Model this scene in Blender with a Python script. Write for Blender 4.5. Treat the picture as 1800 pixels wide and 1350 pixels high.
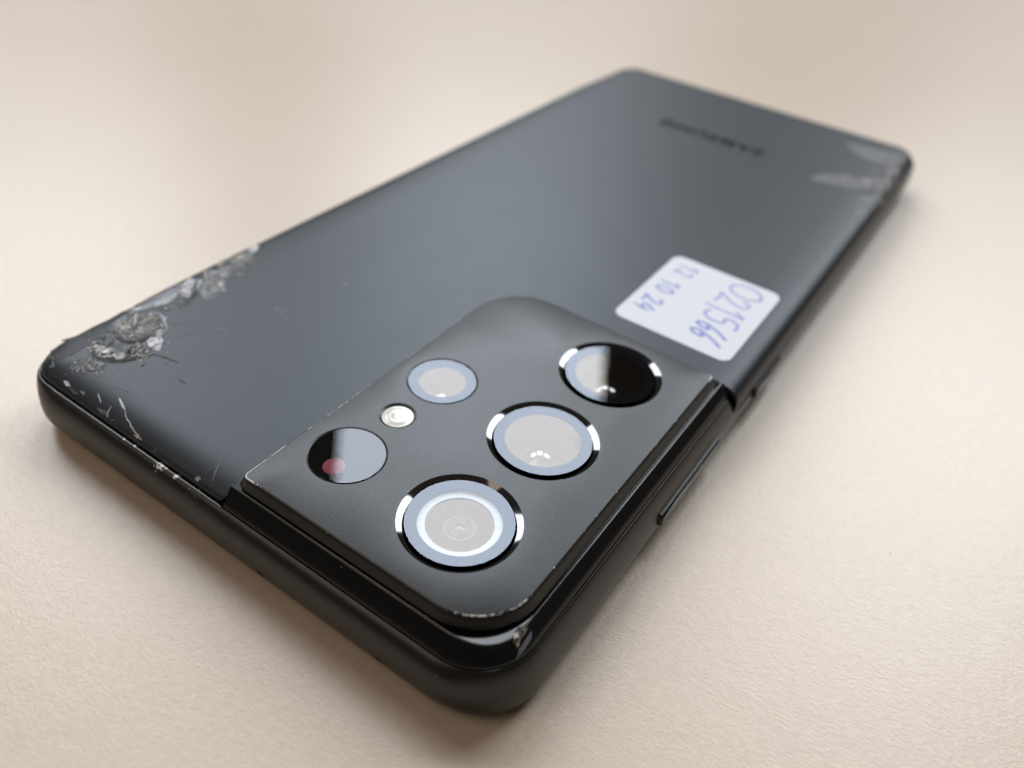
import bpy, bmesh, math, random
from mathutils import Vector, Matrix, geometry
from mathutils.bvhtree import BVHTree
import numpy as np

random.seed(7)
S = 0.001                      # everything below is written in millimetres
scene = bpy.context.scene
COL = scene.collection
for o in list(bpy.data.objects):
    bpy.data.objects.remove(o)

# ------------------------------------------------------------------ camera
cam_d = bpy.data.cameras.new("camera")
cam = bpy.data.objects.new("camera", cam_d)
COL.objects.link(cam)
right = Vector((0.56463199, -0.82096311, 0.08491342))
down = Vector((-0.48988259, -0.41615876, -0.7660463))
fwd = Vector((0.66423321, 0.39093664, -0.63715209))
m = Matrix((right, -down, -fwd)).transposed().to_4x4()
m.translation = Vector((-32.0696, -16.43885, 75.35044)) * S
cam.matrix_world = m
cam_d.sensor_width = 36.0
cam_d.lens = 36.0 * 1422.96 / 1800.0
cam_d.clip_start = 0.005
cam_d.clip_end = 50.0
cam_d.dof.use_dof = True
cam_d.dof.focus_distance = 0.0865
cam_d.dof.aperture_fstop = 16.0
scene.camera = cam

# ------------------------------------------------------------------ world and light
w = bpy.data.worlds.new("World")
scene.world = w
w.use_nodes = True
bg = w.node_tree.nodes["Background"]
bg.inputs[0].default_value = (1.0, 0.86, 0.74, 1)
bg.inputs[1].default_value = 0.07
vs = scene.view_settings
vs.view_transform = 'Standard'
vs.look = 'None'
vs.exposure = 0.0
vs.gamma = 1.0
C0 = Vector((30, 30, 9)) * S


def window_light(name, az0, az1, el0, el1, dist, radiance, colour):
    """A window pane of daylight, or the added overhead fill: an area lamp that spans these bearings as seen from the phone."""
    az, el = (az0 + az1) / 2, (el0 + el1) / 2
    ld = bpy.data.lights.new(name, 'AREA')
    ld.shape = 'RECTANGLE'
    ld.size = 2 * dist * math.tan(math.radians((az1 - az0) / 2)) * max(0.6, math.cos(math.radians(el)))
    ld.size_y = 2 * dist * math.tan(math.radians((el1 - el0) / 2))
    ld.color = colour
    ld.energy = 4.0 * radiance * ld.size * ld.size_y
    lo = bpy.data.objects.new(name, ld)
    COL.objects.link(lo)
    a, e = math.radians(az), math.radians(el)
    d = Vector((math.cos(a) * math.cos(e), math.sin(a) * math.cos(e), math.sin(e)))
    lo.location = C0 + d * dist
    lo.rotation_euler = d.to_track_quat('Z', 'Y').to_euler()
    return lo


window_light("window_light", 21.5, 46.3, 27.0, 56.0, 2.6, 7.8, (0.88, 0.94, 1.0))
window_light("window_light", 56.0, 80.0, 25.0, 53.0, 2.6, 5.7, (0.92, 0.96, 1.0))
window_light("window_light", -20.0, 7.0, 25.0, 53.0, 2.6, 6.3, (0.92, 0.96, 1.0))
window_light("overhead_fill", -60.0, -14.0, 106.0, 152.0, 2.4, 1.15, (1.0, 0.80, 0.62))  # added unseen fill from overhead, warms and lifts the shadows on the table


# ------------------------------------------------------------------ materials
def mat(name):
    mt = bpy.data.materials.new(name)
    mt.use_nodes = True
    nt = mt.node_tree
    return mt, nt, nt.nodes["Principled BSDF"]


def simple(name, col, rough, metal=0.0, ior=1.5, spec=0.5):
    mt, nt, p = mat(name)
    p.inputs["Base Color"].default_value = (*col, 1)
    p.inputs["Roughness"].default_value = rough
    p.inputs["Metallic"].default_value = metal
    p.inputs["IOR"].default_value = ior
    p.inputs["Specular IOR Level"].default_value = spec
    return mt


def node(nt, t, **kw):
    n = nt.nodes.new(t)
    for k, v in kw.items():
        setattr(n, k, v)
    return n


def noise(nt, scale, detail=3.0, rough=0.55, dist=0.0, vec=None):
    n = node(nt, 'ShaderNodeTexNoise')
    n.inputs['Scale'].default_value = scale
    n.inputs['Detail'].default_value = detail
    n.inputs['Roughness'].default_value = rough
    n.inputs['Distortion'].default_value = dist
    if vec is not None:
        nt.links.new(vec, n.inputs['Vector'])
    return n


def obj_vec(nt):
    return node(nt, 'ShaderNodeTexCoord').outputs['Object']


def ramp(nt, src, stops):
    r = node(nt, 'ShaderNodeValToRGB')
    el = r.color_ramp.elements
    el[0].position, el[0].color = stops[0][0], (*stops[0][1], 1)
    el[1].position, el[1].color = stops[-1][0], (*stops[-1][1], 1)
    for pos, c in stops[1:-1]:
        e = el.new(pos)
        e.color = (*c, 1)
    nt.links.new(src, r.inputs[0])
    return r


def bump(nt, p, src, strength, dist, prev=None):
    b = node(nt, 'ShaderNodeBump')
    b.inputs['Strength'].default_value = strength
    b.inputs['Distance'].default_value = dist
    nt.links.new(src, b.inputs['Height'])
    if prev is not None:
        nt.links.new(prev, b.inputs['Normal'])
    nt.links.new(b.outputs[0], p.inputs['Normal'])
    return b.outputs[0]


g = lambda v: (v, v, v)

# table: pale beige grained laminate
M_TABLE, nt, p = mat("table_laminate")
v = obj_vec(nt)
n1 = noise(nt, 9.0, 4, 0.5, 0.3, v)
r1 = ramp(nt, n1.outputs[0], [(0.3, (0.665, 0.56, 0.455)), (0.7, (0.70, 0.60, 0.50))])
n1b = noise(nt, 900.0, 4, 0.6, 0.3, v)
r1b = ramp(nt, n1b.outputs[0], [(0.3, g(0.93)), (0.7, g(1.0))])
mx = node(nt, 'ShaderNodeMix', data_type='RGBA', blend_type='MULTIPLY')
mx.inputs[0].default_value = 1.0
nt.links.new(r1.outputs[0], mx.inputs[6])
nt.links.new(r1b.outputs[0], mx.inputs[7])
nt.links.new(mx.outputs[2], p.inputs['Base Color'])
p.inputs['Roughness'].default_value = 0.30
p.inputs['Specular IOR Level'].default_value = 0.5
mp = node(nt, 'ShaderNodeMapping')
mp.inputs['Rotation'].default_value = (0, 0, math.radians(-40))
mp.inputs['Scale'].default_value = (1.0, 0.55, 1.0)
nt.links.new(v, mp.inputs[0])
n2 = noise(nt, 2600.0, 3, 0.6, 0.9, mp.outputs[0])
n3 = noise(nt, 260.0, 2, 0.5, 0.4, v)
b1 = bump(nt, p, n3.outputs[0], 0.05, 0.0006)
bump(nt, p, n2.outputs[0], 0.42, 0.00009, b1)

# back glass: frosted black with faint smears
M_GLASS, nt, p = mat("frosted_black_glass")
v = obj_vec(nt)
p.inputs['Base Color'].default_value = (0.015, 0.017, 0.021, 1)
n1 = noise(nt, 70.0, 6, 0.7, 2.2, v)
r1 = ramp(nt, n1.outputs[0], [(0.3, g(0.415)), (0.55, g(0.425)), (0.75, g(0.445))])
nt.links.new(r1.outputs[0], p.inputs['Roughness'])
p.inputs['IOR'].default_value = 1.45
p.inputs['Specular Tint'].default_value = (0.82, 0.905, 1.0, 1)
n2 = noise(nt, 700.0, 3, 0.6, 0, v)
bump(nt, p, n2.outputs[0], 0.05, 0.0001)

# camera plate: bead-blasted anodised black
M_PLATE, nt, p = mat("blasted_black_metal")
v = obj_vec(nt)
n1 = noise(nt, 6500.0, 2, 0.6, 0, v)
r1 = ramp(nt, n1.outputs[0], [(0.3, g(0.010)), (0.7, g(0.034))])
nt.links.new(r1.outputs[0], p.inputs['Base Color'])
n3 = noise(nt, 60.0, 4, 0.6, 0.5, v)
r3 = ramp(nt, n3.outputs[0], [(0.3, g(0.41)), (0.7, g(0.46))])
nt.links.new(r3.outputs[0], p.inputs['Roughness'])
p.inputs['IOR'].default_value = 1.58
p.inputs['Specular Tint'].default_value = (0.90, 0.95, 1.0, 1)
bump(nt, p, n1.outputs[0], 0.35, 0.00005)


def worn_black(name, base, rough, lo, hi, spots, metal=0.0):
    """Black paint rubbed through to bright metal where noise and nearness to given knocks or painted highlights say so."""
    mt, nt, p = mat(name)
    v = obj_vec(nt)
    n1 = noise(nt, 2600.0, 4, 0.7, 0.4, v)
    acc = None
    for (x, y, z, rad, gain) in spots:
        vm = node(nt, 'ShaderNodeVectorMath', operation='DISTANCE')
        nt.links.new(v, vm.inputs[0])
        vm.inputs[1].default_value = (x * S, y * S, z * S)
        mr = node(nt, 'ShaderNodeMapRange')
        mr.inputs[1].default_value = 0
        mr.inputs[2].default_value = rad * S
        mr.inputs[3].default_value = gain
        mr.inputs[4].default_value = 0
        nt.links.new(vm.outputs['Value'], mr.inputs[0])
        if acc is None:
            acc = mr.outputs[0]
        else:
            mm = node(nt, 'ShaderNodeMath', operation='MAXIMUM')
            nt.links.new(acc, mm.inputs[0])
            nt.links.new(mr.outputs[0], mm.inputs[1])
            acc = mm.outputs[0]
    ad = node(nt, 'ShaderNodeMath', operation='ADD')
    nt.links.new(n1.outputs[0], ad.inputs[0])
    if acc is not None:
        nt.links.new(acc, ad.inputs[1])
    else:
        ad.inputs[1].default_value = 0
    r = ramp(nt, ad.outputs[0], [(lo, g(0.0)), (hi, g(1.0))])
    mx = node(nt, 'ShaderNodeMix', data_type='RGBA')
    mx.inputs[6].default_value = (*base, 1)
    mx.inputs[7].default_value = (0.80, 0.79, 0.77, 1)
    nt.links.new(r.outputs[0], mx.inputs[0])
    nt.links.new(mx.outputs[2], p.inputs['Base Color'])
    mr = node(nt, 'ShaderNodeMapRange')
    mr.inputs[3].default_value = rough
    mr.inputs[4].default_value = 0.38
    nt.links.new(r.outputs[0], mr.inputs[0])
    nt.links.new(mr.outputs[0], p.inputs['Roughness'])
    mr2 = node(nt, 'ShaderNodeMapRange')
    mr2.inputs[3].default_value = metal
    mr2.inputs[4].default_value = 0.15
    nt.links.new(r.outputs[0], mr2.inputs[0])
    nt.links.new(mr2.outputs[0], p.inputs['Metallic'])
    return mt


M_EDGE = worn_black("worn_highlit_edge", (0.02, 0.02, 0.021), 0.3, 0.62, 0.72,
                    [(4.4, 36.5, 10.5, 2.6, 0.6), (9.3, 36.6, 10.5, 1.6, 0.45), (5.6, 6.4, 10.5, 3.6, 0.30),
                     (9.0, 4.3, 10.5, 2.6, 0.22), (54.2, 4.0, 10.5, 1.6, 0.4), (20, 36.7, 10.5, 0.6, 0.3), (14, 36.7, 10.5, 0.5, 0.3),
                     (22, 36.7, 10.5, 12, 0.16), (38, 36.7, 10.5, 12, 0.2), (50, 35, 10.5, 9, 0.2), (7, 36.7, 10.5, 4, 0.2)])  # broad spots along the long edge paint its thin highlight in as bare metal
M_FRAME = worn_black("satin_black_metal", (0.012, 0.012, 0.0115), 0.28, 0.70, 0.76,
                     [(1.65, 47.6, 7.1, 1.5, 0.36), (1.65, 45.0, 7.1, 0.7, 0.33), (1.65, 52.4, 7.1, 0.5, 0.3),
                      (1.65, 54.2, 7.1, 0.3, 0.3), (1.6, 42.0, 7.1, 2.0, 0.13)])
M_HOUSING = simple("gloss_black_metal", (0.007, 0.007, 0.0075), 0.14, 0.0, 1.5, 0.42)
M_WALL = simple("satin_plate_edge", (0.014, 0.013, 0.012), 0.3)
M_BLACK = simple("black_inner", (0.004, 0.004, 0.004), 0.6)
M_RING = simple("polished_dark_ring", (0.17, 0.17, 0.178), 0.07, 1.0)
M_BARREL = simple("lens_barrel_black", (0.012, 0.012, 0.012), 0.5)
M_WHITE = simple("white_trim", (0.58, 0.6, 0.62), 0.5, spec=0.1)
M_FLASHB = simple("flash_bezel_black", (0.015, 0.015, 0.015), 0.35)
M_RED = simple("red_sensor", (0.20, 0.04, 0.058), 0.6, spec=0.1)
M_SCREEN = simple("screen_glass", (0.005, 0.005, 0.006), 0.08)
M_INK = simple("blue_ink", (0.22, 0.27, 0.62), 0.6)
M_LETTER = simple("grey_lettering", (0.012, 0.013, 0.015), 0.8, spec=0.1)
M_STICKER, nt, p = mat("white_paper")
p.inputs['Base Color'].default_value = (0.74, 0.75, 0.81, 1)
p.inputs['Roughness'].default_value = 0.7
n1 = noise(nt, 1500.0, 4, 0.6, 0, obj_vec(nt))
bump(nt, p, n1.outputs[0], 0.2, 0.00005)


def thin_glass(name, tint, f0=0.05, rough=0.02):
    """a clear pane: Schlick reflection from both sides over straight-through transparency"""
    mt = bpy.data.materials.new(name)
    mt.use_nodes = True
    nt = mt.node_tree
    nt.nodes.remove(nt.nodes["Principled BSDF"])
    out = nt.nodes["Material Output"]
    tr = node(nt, 'ShaderNodeBsdfTransparent')
    gl = node(nt, 'ShaderNodeBsdfGlossy')
    gl.inputs['Roughness'].default_value = rough
    gl.inputs['Color'].default_value = (*tint, 1)
    ge = node(nt, 'ShaderNodeNewGeometry')
    dt = node(nt, 'ShaderNodeVectorMath', operation='DOT_PRODUCT')
    nt.links.new(ge.outputs['Incoming'], dt.inputs[0])
    nt.links.new(ge.outputs['Normal'], dt.inputs[1])
    chain = dt.outputs['Value']
    for op, val, rev in (('ABSOLUTE', 0, 0), ('SUBTRACT', 1.0, 1), ('POWER', 5.0, 0), ('MULTIPLY', 1 - f0, 0), ('ADD', f0, 0)):
        k = node(nt, 'ShaderNodeMath', operation=op)
        nt.links.new(chain, k.inputs[1 if rev else 0])
        if op != 'ABSOLUTE':
            k.inputs[0 if rev else 1].default_value = val
        chain = k.outputs[0]
    mx = node(nt, 'ShaderNodeMixShader')
    nt.links.new(chain, mx.inputs[0])
    nt.links.new(tr.outputs[0], mx.inputs[1])
    nt.links.new(gl.outputs[0], mx.inputs[2])
    nt.links.new(mx.outputs[0], out.inputs[0])
    return mt


def coating(name, refl, base, rough=0.03):
    """dark optical coating: a weak tinted mirror over a dark base"""
    mt = bpy.data.materials.new(name)
    mt.use_nodes = True
    nt = mt.node_tree
    nt.nodes.remove(nt.nodes["Principled BSDF"])
    out = nt.nodes["Material Output"]
    df = node(nt, 'ShaderNodeBsdfDiffuse' if base else 'ShaderNodeBsdfTransparent')
    df.inputs[0].default_value = (*(base or (0.95, 0.95, 0.95)), 1)
    gl = node(nt, 'ShaderNodeBsdfGlossy')
    gl.inputs['Roughness'].default_value = rough
    gl.inputs['Color'].default_value = (*refl, 1)
    ad = node(nt, 'ShaderNodeAddShader')
    nt.links.new(df.outputs[0], ad.inputs[0])
    nt.links.new(gl.outputs[0], ad.inputs[1])
    nt.links.new(ad.outputs[0], out.inputs[0])
    return mt


M_COVER = thin_glass("coated_cover_glass", (0.88, 0.925, 1.0), 0.05, 0.015)
M_MASK = coating("lens_mask_coating", (0.002, 0.004, 0.008), (0.003, 0.003, 0.004))
M_LENS = coating("coated_lens", (0.026, 0.018, 0.010), None)
M_LENSC = coating("curved_inner_lens", (0.14, 0.142, 0.145), (0.004, 0.004, 0.004))
M_LENSR = coating("lens_ring_coating", (0.012, 0.012, 0.014), (0.02, 0.02, 0.024), 0.15)
M_LENSD = coating("deep_lens", (0.06, 0.068, 0.085), (0.004, 0.004, 0.004), 0.1)
M_SENSOR = coating("sensor_black", (0, 0, 0), (0.003, 0.003, 0.003))

M_FLASH, nt, p = mat("flash_lens")
v = obj_vec(nt)
p.inputs['Base Color'].default_value = (0.72, 0.70, 0.62, 1)
p.inputs['Roughness'].default_value = 0.12
wv = node(nt, 'ShaderNodeTexWave', wave_type='RINGS', rings_direction='Z')
wv.inputs['Scale'].default_value = 420.0
nt.links.new(v, wv.inputs[0])
bump(nt, p, wv.outputs[0], 0.12, 0.0001)


# ------------------------------------------------------------------ mesh helpers
def link(name, me, material, parent=None, smooth=True, angle=40):
    if isinstance(me, bmesh.types.BMesh):
        bm = me
        me = bpy.data.meshes.new(name)
        bm.to_mesh(me)
        bm.free()
    o = bpy.data.objects.new(name, me)
    COL.objects.link(o)
    for mm in (material if isinstance(material, (list, tuple)) else [material]):
        me.materials.append(mm)
    if smooth:
        me.polygons.foreach_set('use_smooth', [True] * len(me.polygons))
        me.set_sharp_from_angle(angle=math.radians(angle))
    if parent is not None:
        o.parent = parent
    return o


def mm(v):
    return Vector(v) * S


def orient_up(bm):
    bmesh.ops.recalc_face_normals(bm, faces=bm.faces)


def grid_faces(bm, rows, closed=False, mats=None, flip=False):
    """rows: list of equal-length vertex rows."""
    for j in range(len(rows) - 1):
        a, b = rows[j], rows[j + 1]
        n = len(a)
        for i in range(n if closed else n - 1):
            k = (i + 1) % n
            vs_ = [a[i], a[k], b[k], b[i]]
            if flip:
                vs_.reverse()
            try:
                f = bm.faces.new(vs_)
                if mats:
                    f.material_index = mats[j]
            except ValueError:
                pass


# ------------------------------------------------------------------ outline of the phone
L, W, RC = 165.1, 75.6, 8.3
HY, HX = 37.6, 55.6            # where the camera housing ends on the short and on the long side


def smooth01(a, b, x):
    t = min(1, max(0, (x - a) / (b - a)))
    return t * t * (3 - 2 * t)


def outline():
    """(x, y, nx, ny) anticlockwise from (0, HY); returns samples and the index where the housing ends."""
    pts = []
    ends = [0, .12, .3, .55, .85, 1.2, 1.6, 2.1, 2.7, 3.5, 5]
    for e in [0] + ends[1:]:
        pts.append((0, HY - e, -1, 0))
    y = HY - 5
    while y > RC + 3:
        y -= 3
        pts.append((0, y, -1, 0))

    def arc(cx, cy, a0, n=20):
        for i in range(n + 1):
            a = math.radians(a0 + 90 * i / n)
            pts.append((cx + RC * math.cos(a), cy + RC * math.sin(a), math.cos(a), math.sin(a)))
    arc(RC, RC, 180)
    x = RC + 3
    while x < HX - 5.5:
        pts.append((x, 0, 0, -1))
        x += 3
    for e in reversed(ends):
        pts.append((HX - e, 0, 0, -1))
    ih = len(pts) - 1
    for e in ends[1:]:
        pts.append((HX + e, 0, 0, -1))
    x = HX + 8
    while x < L - RC - 2:
        pts.append((x, 0, 0, -1))
        x += 4
    arc(L - RC, RC, 270)
    y = RC + 4
    while y < W - RC - 2:
        pts.append((L, y, 1, 0))
        y += 4
    arc(L - RC, W - RC, 0)
    x = L - RC - 4
    while x > RC + 2:
        pts.append((x, W, 0, 1))
        x -= 4
    arc(RC, W - RC, 90)
    y = W - RC - 3
    while y > HY + 6:
        pts.append((0, y, -1, 0))
        y -= 3
    for e in reversed(ends[1:]):
        pts.append((0, HY + e, -1, 0))
    return pts, ih


OUT, IH = outline()
NO = len(OUT)


def circ(r, angs):
    return [(r - r * math.cos(math.radians(a)), r + r * math.sin(math.radians(a))) for a in angs]


AN = (-82, -70, -58, -46, -34, -22, -11, 0)
FR_S = circ(3.4, AN) + [(0.03, 4.1), (0.15, 4.95), (0.5, 5.9), (1.0, 6.66), (1.34, 7.02), (1.5, 7.1), (1.76, 7.12), (1.86, 7.05), (1.88, 6.3)]
FR_SH = circ(3.4, AN) + [(0.03, 4.1), (0.15, 4.95), (0.46, 5.85), (0.92, 6.55), (1.26, 6.88), (1.46, 7.04), (1.56, 7.1), (1.6, 7.07), (1.62, 6.3)]
FR_L = circ(2.2, AN) + [(0.0, 2.8), (0.02, 3.2), (0.06, 3.6), (0.1, 3.85), (0.13, 4.0), (0.17, 4.07), (0.24, 4.05), (0.27, 3.95), (0.28, 3.4)]
FR_H = circ(2.2, AN) + [(0.0, 3.0), (0.05, 4.0), (0.2, 5.2), (0.46, 6.2), (0.82, 6.98), (1.1, 7.4), (1.22, 7.54), (1.27, 7.54), (1.29, 6.8)]
GL_S = [(2.0, 6.9), (1.98, 7.45), (2.2, 7.85), (2.75, 8.18), (3.5, 8.46), (4.4, 8.68), (5.3, 8.81), (6.1, 8.87), (6.7, 8.895), (7.3, 8.9)]
GL_L = [(0.34, 3.8), (0.18, 4.5), (0.08, 5.5), (0.1, 6.6), (0.25, 7.4), (0.6, 7.97), (1.15, 8.36), (2.0, 8.66), (3.6, 8.85), (7.3, 8.9)]
HO_S = [(1.72, 6.5), (1.68, 7.06), (1.76, 7.22), (2.1, 7.72), (2.55, 8.4), (2.9, 8.9), (3.12, 9.18), (3.24, 9.27), (3.36, 9.25), (3.42, 9.1), (3.45, 8.8), (6.0, 8.7)]
HO_L = [(1.4, 6.9), (1.36, 7.5), (1.42, 7.66), (1.68, 8.06), (2.06, 8.52), (2.42, 8.86), (2.7, 9.08), (2.86, 9.16), (2.98, 9.14), (3.04, 9.0), (3.07, 8.8), (6.0, 8.7)]


FR_C = circ(3.0, AN) + [(0.0, 3.9), (0.04, 4.9), (0.12, 5.8), (0.26, 6.5), (0.42, 6.92), (0.56, 7.1), (0.76, 7.12), (0.84, 7.05), (0.86, 6.3)]
GL_C = [(1.0, 6.95), (0.96, 7.4), (1.04, 7.68), (1.32, 7.98), (1.75, 8.26), (2.3, 8.5), (3.1, 8.7), (4.2, 8.83), (5.6, 8.89), (7.3, 8.9)]


def corner_mix(s, ps, pc, pl):
    """short side -> corner -> long side"""
    a = smooth01(0.1, 0.7, abs(s[3]))
    b = smooth01(7.0, 26.0, min(s[0], L - s[0])) if abs(s[3]) > 0.6 else 0.0
    return mixp(mixp(ps, pc, a), pl, b)


def wl_of(nx, ny):
    return smooth01(0.12, 0.88, abs(ny))


def mixp(a, b, t):
    return [(p[0] + (q[0] - p[0]) * t, p[1] + (q[1] - p[1]) * t) for p, q in zip(a, b)]


def place(s, d, z):
    return mm((s[0] - s[2] * d, s[1] - s[3] * d, z))


def frame_prof(s):
    h = 0.0
    if s[1] < 12:
        h = 1 - smooth01(HX - 1.0, HX + 2.5, s[0])
    k = 0.0
    if s[0] < 12:
        k = 1 - smooth01(HY - 0.6, HY + 1.2, s[1])
    if s[0] < 62 and s[1] < HY + 1.3:
        return mixp(mixp(FR_S, FR_SH, k), mixp(FR_L, FR_H, h), wl_of(s[2], s[3]))
    return corner_mix(s, FR_S, FR_C, FR_L)


def cut_start(prof, c):
    """drop the first length c of a profile, resampled to the same count"""
    ln = [0]
    for p, q in zip(prof, prof[1:]):
        ln.append(ln[-1] + math.hypot(q[0] - p[0], q[1] - p[1]))
    if c <= 0:
        return prof
    out = []
    for k, t0 in enumerate(ln):
        t = c + (ln[-1] - c) * (t0 / ln[-1])
        for i in range(len(ln) - 1):
            if t <= ln[i + 1] + 1e-9:
                f = (t - ln[i]) / max(1e-9, ln[i + 1] - ln[i])
                out.append((prof[i][0] + (prof[i + 1][0] - prof[i][0]) * f, prof[i][1] + (prof[i + 1][1] - prof[i][1]) * f))
                break
        else:
            out.append(prof[-1])
    return out


# ------------------------------------------------------------------ table
tb = bmesh.new()
bmesh.ops.create_cube(tb, size=1)
for vv in tb.verts:
    vv.co = Vector((vv.co.x * 1.8 + 0.35, vv.co.y * 1.6 + 0.1, vv.co.z * 0.03 - 0.015))
bmesh.ops.bevel(tb, geom=tb.edges[:], offset=0.003, segments=3, affect='EDGES')
table = link("table", tb, M_TABLE, angle=60)
table["label"] = "pale beige finely grained table top lying under the black phone"
table["category"] = "table"

# ------------------------------------------------------------------ phone
phone = bpy.data.objects.new("mobile_phone", None)
COL.objects.link(phone)
phone.empty_display_size = 0.02
phone["label"] = "black mobile phone lying face down with shattered corners and white sticker on its back"
phone["category"] = "phone"


def skin(profs, samples, closed, bm):
    rows = [[] for _ in profs[0]]
    for s, pr in zip(samples, profs):
        for j, (d, z) in enumerate(pr):
            rows[j].append(bm.verts.new(place(s, d, z)))
    return rows


# metal frame
bm = bmesh.new()
rows = skin([frame_prof(s) for s in OUT], OUT, True, bm)
grid_faces(bm, rows, True)
frame = link("metal_frame", bm, M_FRAME, phone, angle=50)

# screen on the underside
bm = bmesh.new()
sp = [mixp([(2.7, 0.12), (3.2, 0.03), (3.8, 0.0)], [(1.85, 0.12), (2.3, 0.03), (3.0, 0.0)], wl_of(s[2], s[3])) for s in OUT]
rows = skin(sp, OUT, True, bm)
grid_faces(bm, rows, True)
bm.faces.new(list(reversed(rows[-1])))
link("screen", bm, M_SCREEN, phone)

# dark core that shows in the gaps
bm = bmesh.new()
cp = [mixp([(2.3, 1.0), (2.3, 6.4), (3.9, 7.6), (6.5, 6.9)], [(1.25, 1.0), (1.25, 4.6), (3.6, 7.3), (6.5, 6.9)], wl_of(s[2], s[3])) for s in OUT]
rows = skin(cp, OUT, True, bm)
grid_faces(bm, rows, True)
bm.faces.new(rows[-1])
link("inner_chassis", bm, M_BLACK, phone)

# back glass: curved band round three sides, flat middle with the notch for the camera
bm = bmesh.new()
samples = OUT[IH:] + [OUT[0]]
profs = []
for i, s in enumerate(samples):
    pr = corner_mix(s, GL_S, GL_C, GL_L) if s[0] < 100 and s[1] > 30 or s[0] > 100 else GL_L
    e0 = s[0] - HX - 0.15 if s[1] < 1 else 99
    e1 = s[1] - HY - 0.12 if s[0] < 1 else 99
    rr = 2.2 if e0 < 50 else 1.9
    e = max(0.0, min(e0, e1))
    c = rr - math.sqrt(max(0, rr * rr - (rr - e) ** 2)) if e < rr else 0
    pr = cut_start(pr, c)
    pr = [(pr[0][0] + 0.35, pr[0][1] - 0.25)] + pr
    profs.append(pr)
ss = []
for s in samples:      # the tab ends stand a hair off the housing
    if s[1] < 1 and s[0] <= HX + 0.15:
        s = (HX + 0.15, 0, 0, -1)
    if s[0] < 1 and s[1] <= HY + 0.12:
        s = (0, HY + 0.12, -1, 0)
    ss.append(s)
rows = skin(profs, ss, False, bm)
grid_faces(bm, rows)
notch = [(7.3, 36.9), (7.0, 36.3), (40, 36.3), (47, 36.0), (51, 34), (53.4, 30), (53.9, 26), (53.9, 7.3)]
nv = [bm.verts.new(mm((x, y, 8.9))) for x, y in notch]
bm.faces.new(rows[-1] + nv)
# glass thickness where the two tabs end
for col in (0, -1):
    edge = [r[col] for r in rows]
    dx = (-0.25, 0.0) if col == 0 else (0.0, -0.2)
    low = [bm.verts.new(vv.co + mm((dx[0] * 0, dx[1] * 0, -0.8))) for vv in edge]
    grid_faces(bm, [edge, low])
glass = link("back_glass", bm, M_GLASS, phone, angle=50)
glass["label"] = "frosted black back glass, shattered along two corners"

# glossy housing wrapped round the camera corner
bm = bmesh.new()
samples = OUT[:IH + 1]
profs = []
for s in samples:
    pr = mixp(HO_S, HO_L, wl_of(s[2], s[3]))
    profs.append(pr)
rows = skin(profs, samples, False, bm)
grid_faces(bm, rows)
for col in (0, -1):
    edge = [r[col] for r in rows]
    low = [bm.verts.new(vv.co + mm((0, 0, -1.2))) for vv in edge]
    grid_faces(bm, [edge, low])
housing = link("camera_housing", bm, M_HOUSING, phone, angle=60)

# camera plate with real openings
PX0, PX1, PY0, PY1 = 4.3, 54.3, 3.95, 36.7
PR = [(PX0, PY0, 6.8), (PX1, PY0, 0.7), (PX1, PY1, 7.5), (PX0, PY1, 0.6)]
ZP = 10.5


def plate_loop(ins, z):
    """ins > 0 grows the outline outward"""
    pts = []
    cs = [(1, 1, 180), (-1, 1, 270), (-1, -1, 0), (1, -1, 90)]
    for (cx, cy, r), (sx, sy, a0) in zip(PR, cs):
        r2 = max(0.15, r + ins)
        ox, oy = cx + sx * r, cy + sy * r
        n = 20 if r > 2 else 8
        for i in range(n + 1):
            a = math.radians(a0 + 90 * i / n)
            pts.append((ox + r2 * math.cos(a), oy + r2 * math.sin(a), z))
    # straight runs get extra points so that chips can be cut into them
    out = []
    for a, b in zip(pts, pts[1:] + pts[:1]):
        out.append(a)
        d = math.hypot(b[0] - a[0], b[1] - a[1])
        k = int(d / 2.0)
        for i in range(1, k + 1):
            t = i / (k + 1)
            out.append(tuple(a[j] + (b[j] - a[j]) * t for j in range(3)))
    return out


LENSES = [("main", 13.75, 14.93, 6.65), ("wide", 29.67, 14.87, 6.65), ("far", 45.66, 14.75, 6.75)]
SENSOR = (13.49, 30.45, 4.49)
FLASH = (21.97, 30.43, 2.21)
TELE = (30.4, 30.4, 4.47)
holes = [(x, y, r) for _, x, y, r in LENSES] + [SENSOR, FLASH, TELE]
bm = bmesh.new()
prof = [(0.76, 8.6), (0.74, 9.22), (0.58, 9.52), (0.3, 10.02), (0.1, 10.38), (0.0, 10.5 - 0.03), (-0.07, ZP)]
rows = [[bm.verts.new(mm(q)) for q in plate_loop(i, z)] for i, z in prof]
grid_faces(bm, rows, True, mats=[1, 1, 3, 3, 2, 2])
edges = [bm.edges.get((rows[-1][i], rows[-1][(i + 1) % len(rows[-1])])) for i in range(len(rows[-1]))]
for (x, y, r) in holes:
    ring = [bm.verts.new(mm((x + r * math.cos(t), y + r * math.sin(t), ZP))) for t in np.linspace(0, 2 * math.pi, 73)[:-1]]
    edges += [bm.edges.new((ring[i], ring[(i + 1) % 72])) for i in range(72)]
bmesh.ops.triangle_fill(bm, use_beauty=True, edges=edges, normal=(0, 0, 1))
orient_up(bm)
plate = link("camera_plate", bm, [M_PLATE, M_HOUSING, M_EDGE, M_WALL], phone, angle=25)


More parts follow.
